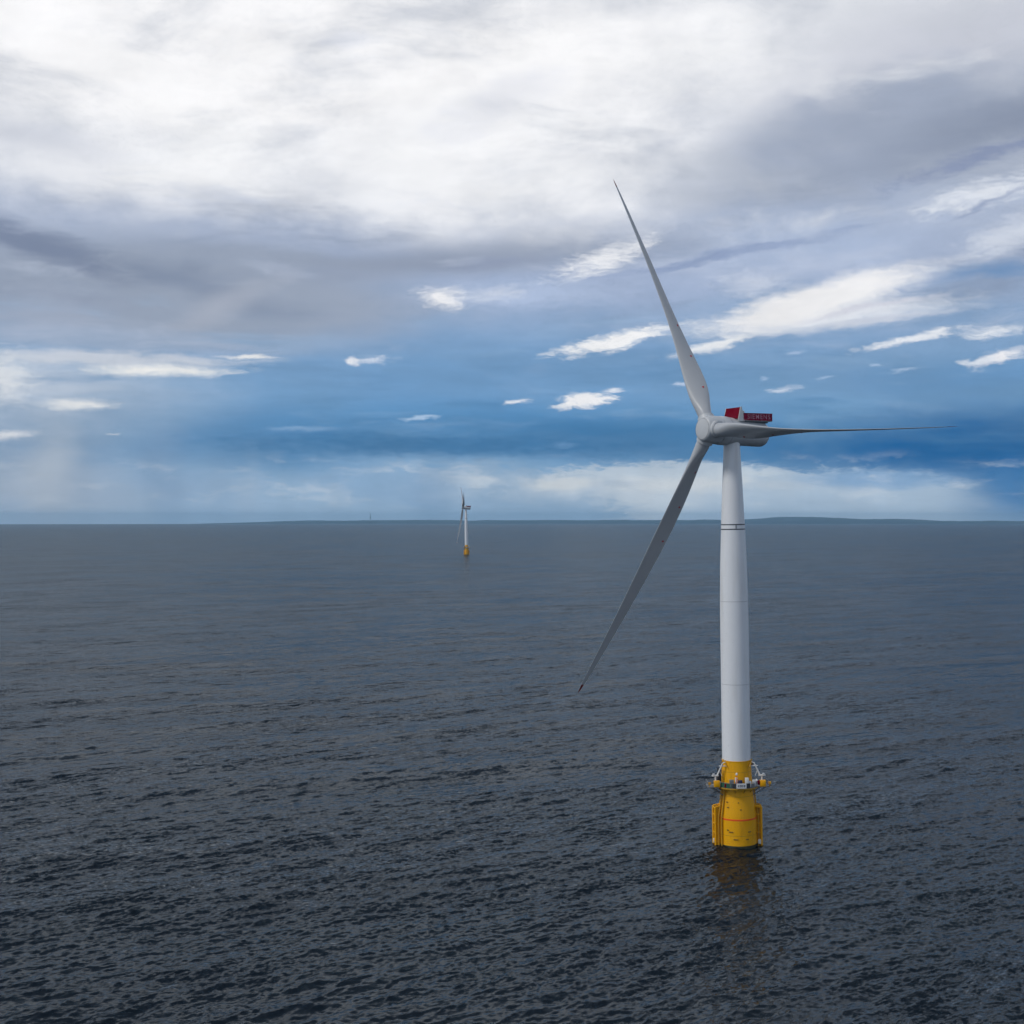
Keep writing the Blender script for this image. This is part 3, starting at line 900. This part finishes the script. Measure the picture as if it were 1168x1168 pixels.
    S['white_case'] = [MB().box(c, d, bevel=.1).mesh('equipment_case', M['offwhite'])
                       for c, d in (((-0.75, -4.05, 15.3), (.6, .5, 2.3)), ((1.65, -4.4, 15.4), (.85, .65, 2.1)), ((2.4, -4.2, 14.95), (.55, .6, 1.4)))]
    S['grey_case'] = [MB().box((3.5, -3.4, 15.0), (.8, .8, 1.5), bevel=.12).mesh('pump_unit', M['hub']), MB().lathe([(0, 14.1), (.3, 14.12), (.35, 15.5), (0, 15.9)], 16, mt=Matrix.Translation((4.2, -2.7, 0))).mesh('pump_unit', M['offwhite'])]
    S['red_case'] = [MB().box(c, d, bevel=.05).mesh('fire_box', M['red']) for c, d in (((4.65, -3.2, 15.1), (.5, .5, .9)), ((-3.1, -3.9, 14.6), (.8, .5, .9)))]
    # brackets and pipes
    S['neck_pipe'] = [MB().path([(sx * 3.35, -1.5, 20.3), (sx * 3.05, -2.3, 19.6), (sx * 2.6, -2.75, 18.7)], 0.14).mesh('neck_pipe', M['yellow_dark']) for sx in (-1, 1)]
    S['neck_bracket'] = [MB().box((sx * 3.5, -0.6, 19.2), (.45, .45, .9), bevel=.04).mesh('neck_bracket', M['worn']) for sx in (-1, 1)]
    S['j_tube'] = [MB().path([(x * 0.86, y * .9, 13.8), (x * 0.93, y * .95, 10.5), (x * 1.06, y * 1.02, 7.0), (x * 1.07, y * 1.02, -4)], 0.17, 10).mesh('cable_tube', M['yellow_dark'])
                   for x, y in ((-4.35, -1.7), (-3.85, -2.6), (4.45, -1.4))]
    return S

SH = build_shared()

def turbine(loc, yaw_deg, tilt_deg, phase_deg, label, flex=((0, 1, 0), (0, 1, 0), (0, 1, 0))):
    """yaw: heading of the rotor, 0 = facing the camera's -Y; phase: first blade, 0 = towards local right"""
    root = bpy.data.objects.new('wind_turbine', None)
    C.objects.link(root)
    root.location = loc
    root.rotation_euler = (0, LEAN, 0)
    root['label'] = label
    root['category'] = 'wind turbine'
    root['group'] = 'floating wind turbines'
    def parts(name, key, parent, mtx=None):
        L = SH[key] if isinstance(SH[key], list) else [SH[key]]
        for me in L: link(name, me, parent, mtx)
    DZ = Matrix.Translation((0, 0, 0.05))
    f = link('foundation', SH['foundation'], root)
    for n, k in (('marine_growth', 'marine_growth'), ('orange_stripe', 'orange_stripe'), ('weld_ring', 'weld_ring'), ('lug_plate', 'lug'), ('neck_pipe', 'neck_pipe'), ('neck_bracket', 'neck_bracket'), ('cable_tube', 'j_tube')):
        parts(n, k, f)
    for deg in (186, -6):
        mt = Matrix.Rotation(R(deg), 4, 'Z')
        b = link('boat_landing', SH['fender'], root, mt)
        link('boat_ladder', SH['boat_ladder'], b)
        link('fender_plate', SH['fender_plate'], b)
        link('step_block', SH['step_block'], b)
    d = link('service_deck', SH['deck'], root, DZ)
    for n, k in (('deck_wing', 'deck_wing'), ('deck_strut', 'deck_strut'), ('deck_rim', 'deck_rim'), ('railing', 'railing'), ('windbreak', 'panel_green'), ('windbreak', 'panel_dark_a'),
                 ('windbreak', 'panel_dark_b'), ('windbreak', 'panel_dark_c'), ('ladder_cage', 'ladder_cage'), ('cabinet', 'cabinet'), ('cable_drum', 'drum'),
                 ('equipment_case', 'white_case'), ('pump_unit', 'grey_case'), ('fire_box', 'red_case')):
        parts(n, k, d)
    for x in (-5.15, 5.6): link('equipment_box', SH['equipment_box'], d, Matrix.Translation((x, -2.95, 0)))
    for x in (-6.75, 7.35): link('marker_light', SH['marker_light'], d, Matrix.Translation((x, -2.3, 0)))
    sg = link('id_sign', SH['id_sign'], root, DZ)
    link('sign_mark', SH['sign_mark'], sg)
    lp = link('lantern_post', SH['lantern_post'], root, DZ)
    link('lantern', SH['lantern'], lp)
    for mt in (Matrix.Translation((-.55, 0, -.4)), Matrix.Translation((.75, 0, -.4)) @ Matrix.Rotation(R(180), 4, 'Z') @ Matrix.Scale(-1, 4, (0, 1, 0))):
        cr = link('davit_crane', SH['davit'], root, mt)
        link('winch', SH['winch'], cr)
    t = link('tower', SH['tower'], root)
    parts('tower_band', 'tower_band', t)
    parts('tower_flange', 'tower_flange', t)
    # nacelle frame
    ang = R(-90 - yaw_deg)
    NM = Matrix.Translation((0, 0, HUBZ)) @ Matrix.Rotation(ang, 4, 'Z') @ Matrix.Rotation(R(-tilt_deg), 4, 'Y') @ Matrix.Translation((OVER, 0, 0))
    nc = link('nacelle', SH['nacelle'], root, NM)
    link('nacelle_seam', SH['nacelle_seam'], nc)
    c = link('cooler', SH['cooler'], root, NM)
    parts('cooler_cheek', 'cooler_cheek', c)
    link('hoist_locker', SH['hoist_locker'], nc)
    link('wind_sensor', SH['wind_sensor'], nc)
    hp = link('hoist_platform', SH['hoist_deck'], root, NM @ Matrix.Translation((-9, 0, 3)) @ Matrix.Rotation(R(tilt_deg * 1.1), 4, 'Y') @ Matrix.Translation((9, 0, -3)))
    link('fence_panel', SH['fence_panel'], hp)
    link('handrail', SH['handrail'], hp)
    # lettering reads from each side of the platform
    for sy in (1, -1):
        mt = Matrix.Translation((-12.5, sy * 2.775, 3.56)) @ Matrix.Rotation(R(180 if sy > 0 else 0), 4, 'Z') @ Matrix.Rotation(R(90), 4, 'X')
        link('lettering', SH['lettering'], hp, mt)
    # rotor: blade direction = cos(ph) u + sin(ph) v in the rotor plane, u = local right seen from the front
    # local: X upwind, Y = Z x X ; seen from the front (looking along -X) Y is to the right
    hm = NM @ Matrix.Rotation(R(90 - phase_deg) * -1, 4, 'X')
    h = link('hub', SH['hub'], root, hm)
    link('hub_hatch_ring', SH['hub_ring'], h)
    for k in range(3):
        ph = R(phase_deg + 120 * k + flex[k][0])      # sag and stretch under the blade's own weight
        Zb = Vector((0, math.cos(ph), math.sin(ph)))
        Xb = Vector((1, 0, 0))
        Yb = Zb.cross(Xb)
        BM = Matrix((Xb, Yb, Zb)).transposed().to_4x4()
        b = link('blade', BL[0], root, NM @ BM @ Matrix.Rotation(R(flex[k][2]), 4, 'Z') @ Matrix.Diagonal((1, 1, flex[k][1], 1)))
        link('blade_tip', BL[1], b)
        for dm in BL[2]: link('lightning_receptor', dm, b)
    return root

yaw1, tilt1, ph1 = 60.0, 3.3, -2.3
HX, HY, HZ = 46.4, 308.2, 19.4 + CAMZ
# tower axis stands OVER metres behind the hub along the rotor axis
tx = HX + OVER * math.sin(R(yaw1)) + math.sin(-LEAN) * HUBZ - 0.1
ty = HY + OVER * math.cos(R(yaw1))
turbine((tx, ty, -ty * ty / (2 * EARTH)), yaw1, tilt1, ph1, 'large white wind turbine on a yellow floating base in the right foreground, blades reaching high',
        flex=((-2.7, 1.02, -20), (0.0, 0.98, -6), (-1.2, 1.03, 0)))
D2 = 2745.0
turbine(((531.6 - 584 + .6) / 1500 * D2, D2, -D2 * D2 / (2 * EARTH)), 85.0, 6.5, 25.0, 'tiny far wind turbine on a yellow base near the horizon, left of the big one',
        flex=((0.0, 1.0, 30), (0.0, 1.0, 0), (0.0, 1.0, -8)))

# ---------------------------------------------------------------- air
hz = MB()
hz.box((0, 0, (-215 + 186) / 2), (77000, 77000, 186 + 215))
hm = bpy.data.materials.new('sea_air')
hm.use_nodes = True
ht = hm.node_tree
ht.nodes.clear()
ho = ht.nodes.new('ShaderNodeOutputMaterial')
pv = ht.nodes.new('ShaderNodeVolumePrincipled')
pv.inputs['Color'].default_value = (0.42, 0.73, 1.0, 1)
pv.inputs['Density'].default_value = 2.2e-5
pv.inputs['Anisotropy'].default_value = 0.2
ht.links.new(pv.outputs[0], ho.inputs['Volume'])
haze = hz.build('haze', hm, smooth=False)
haze['kind'] = 'stuff'
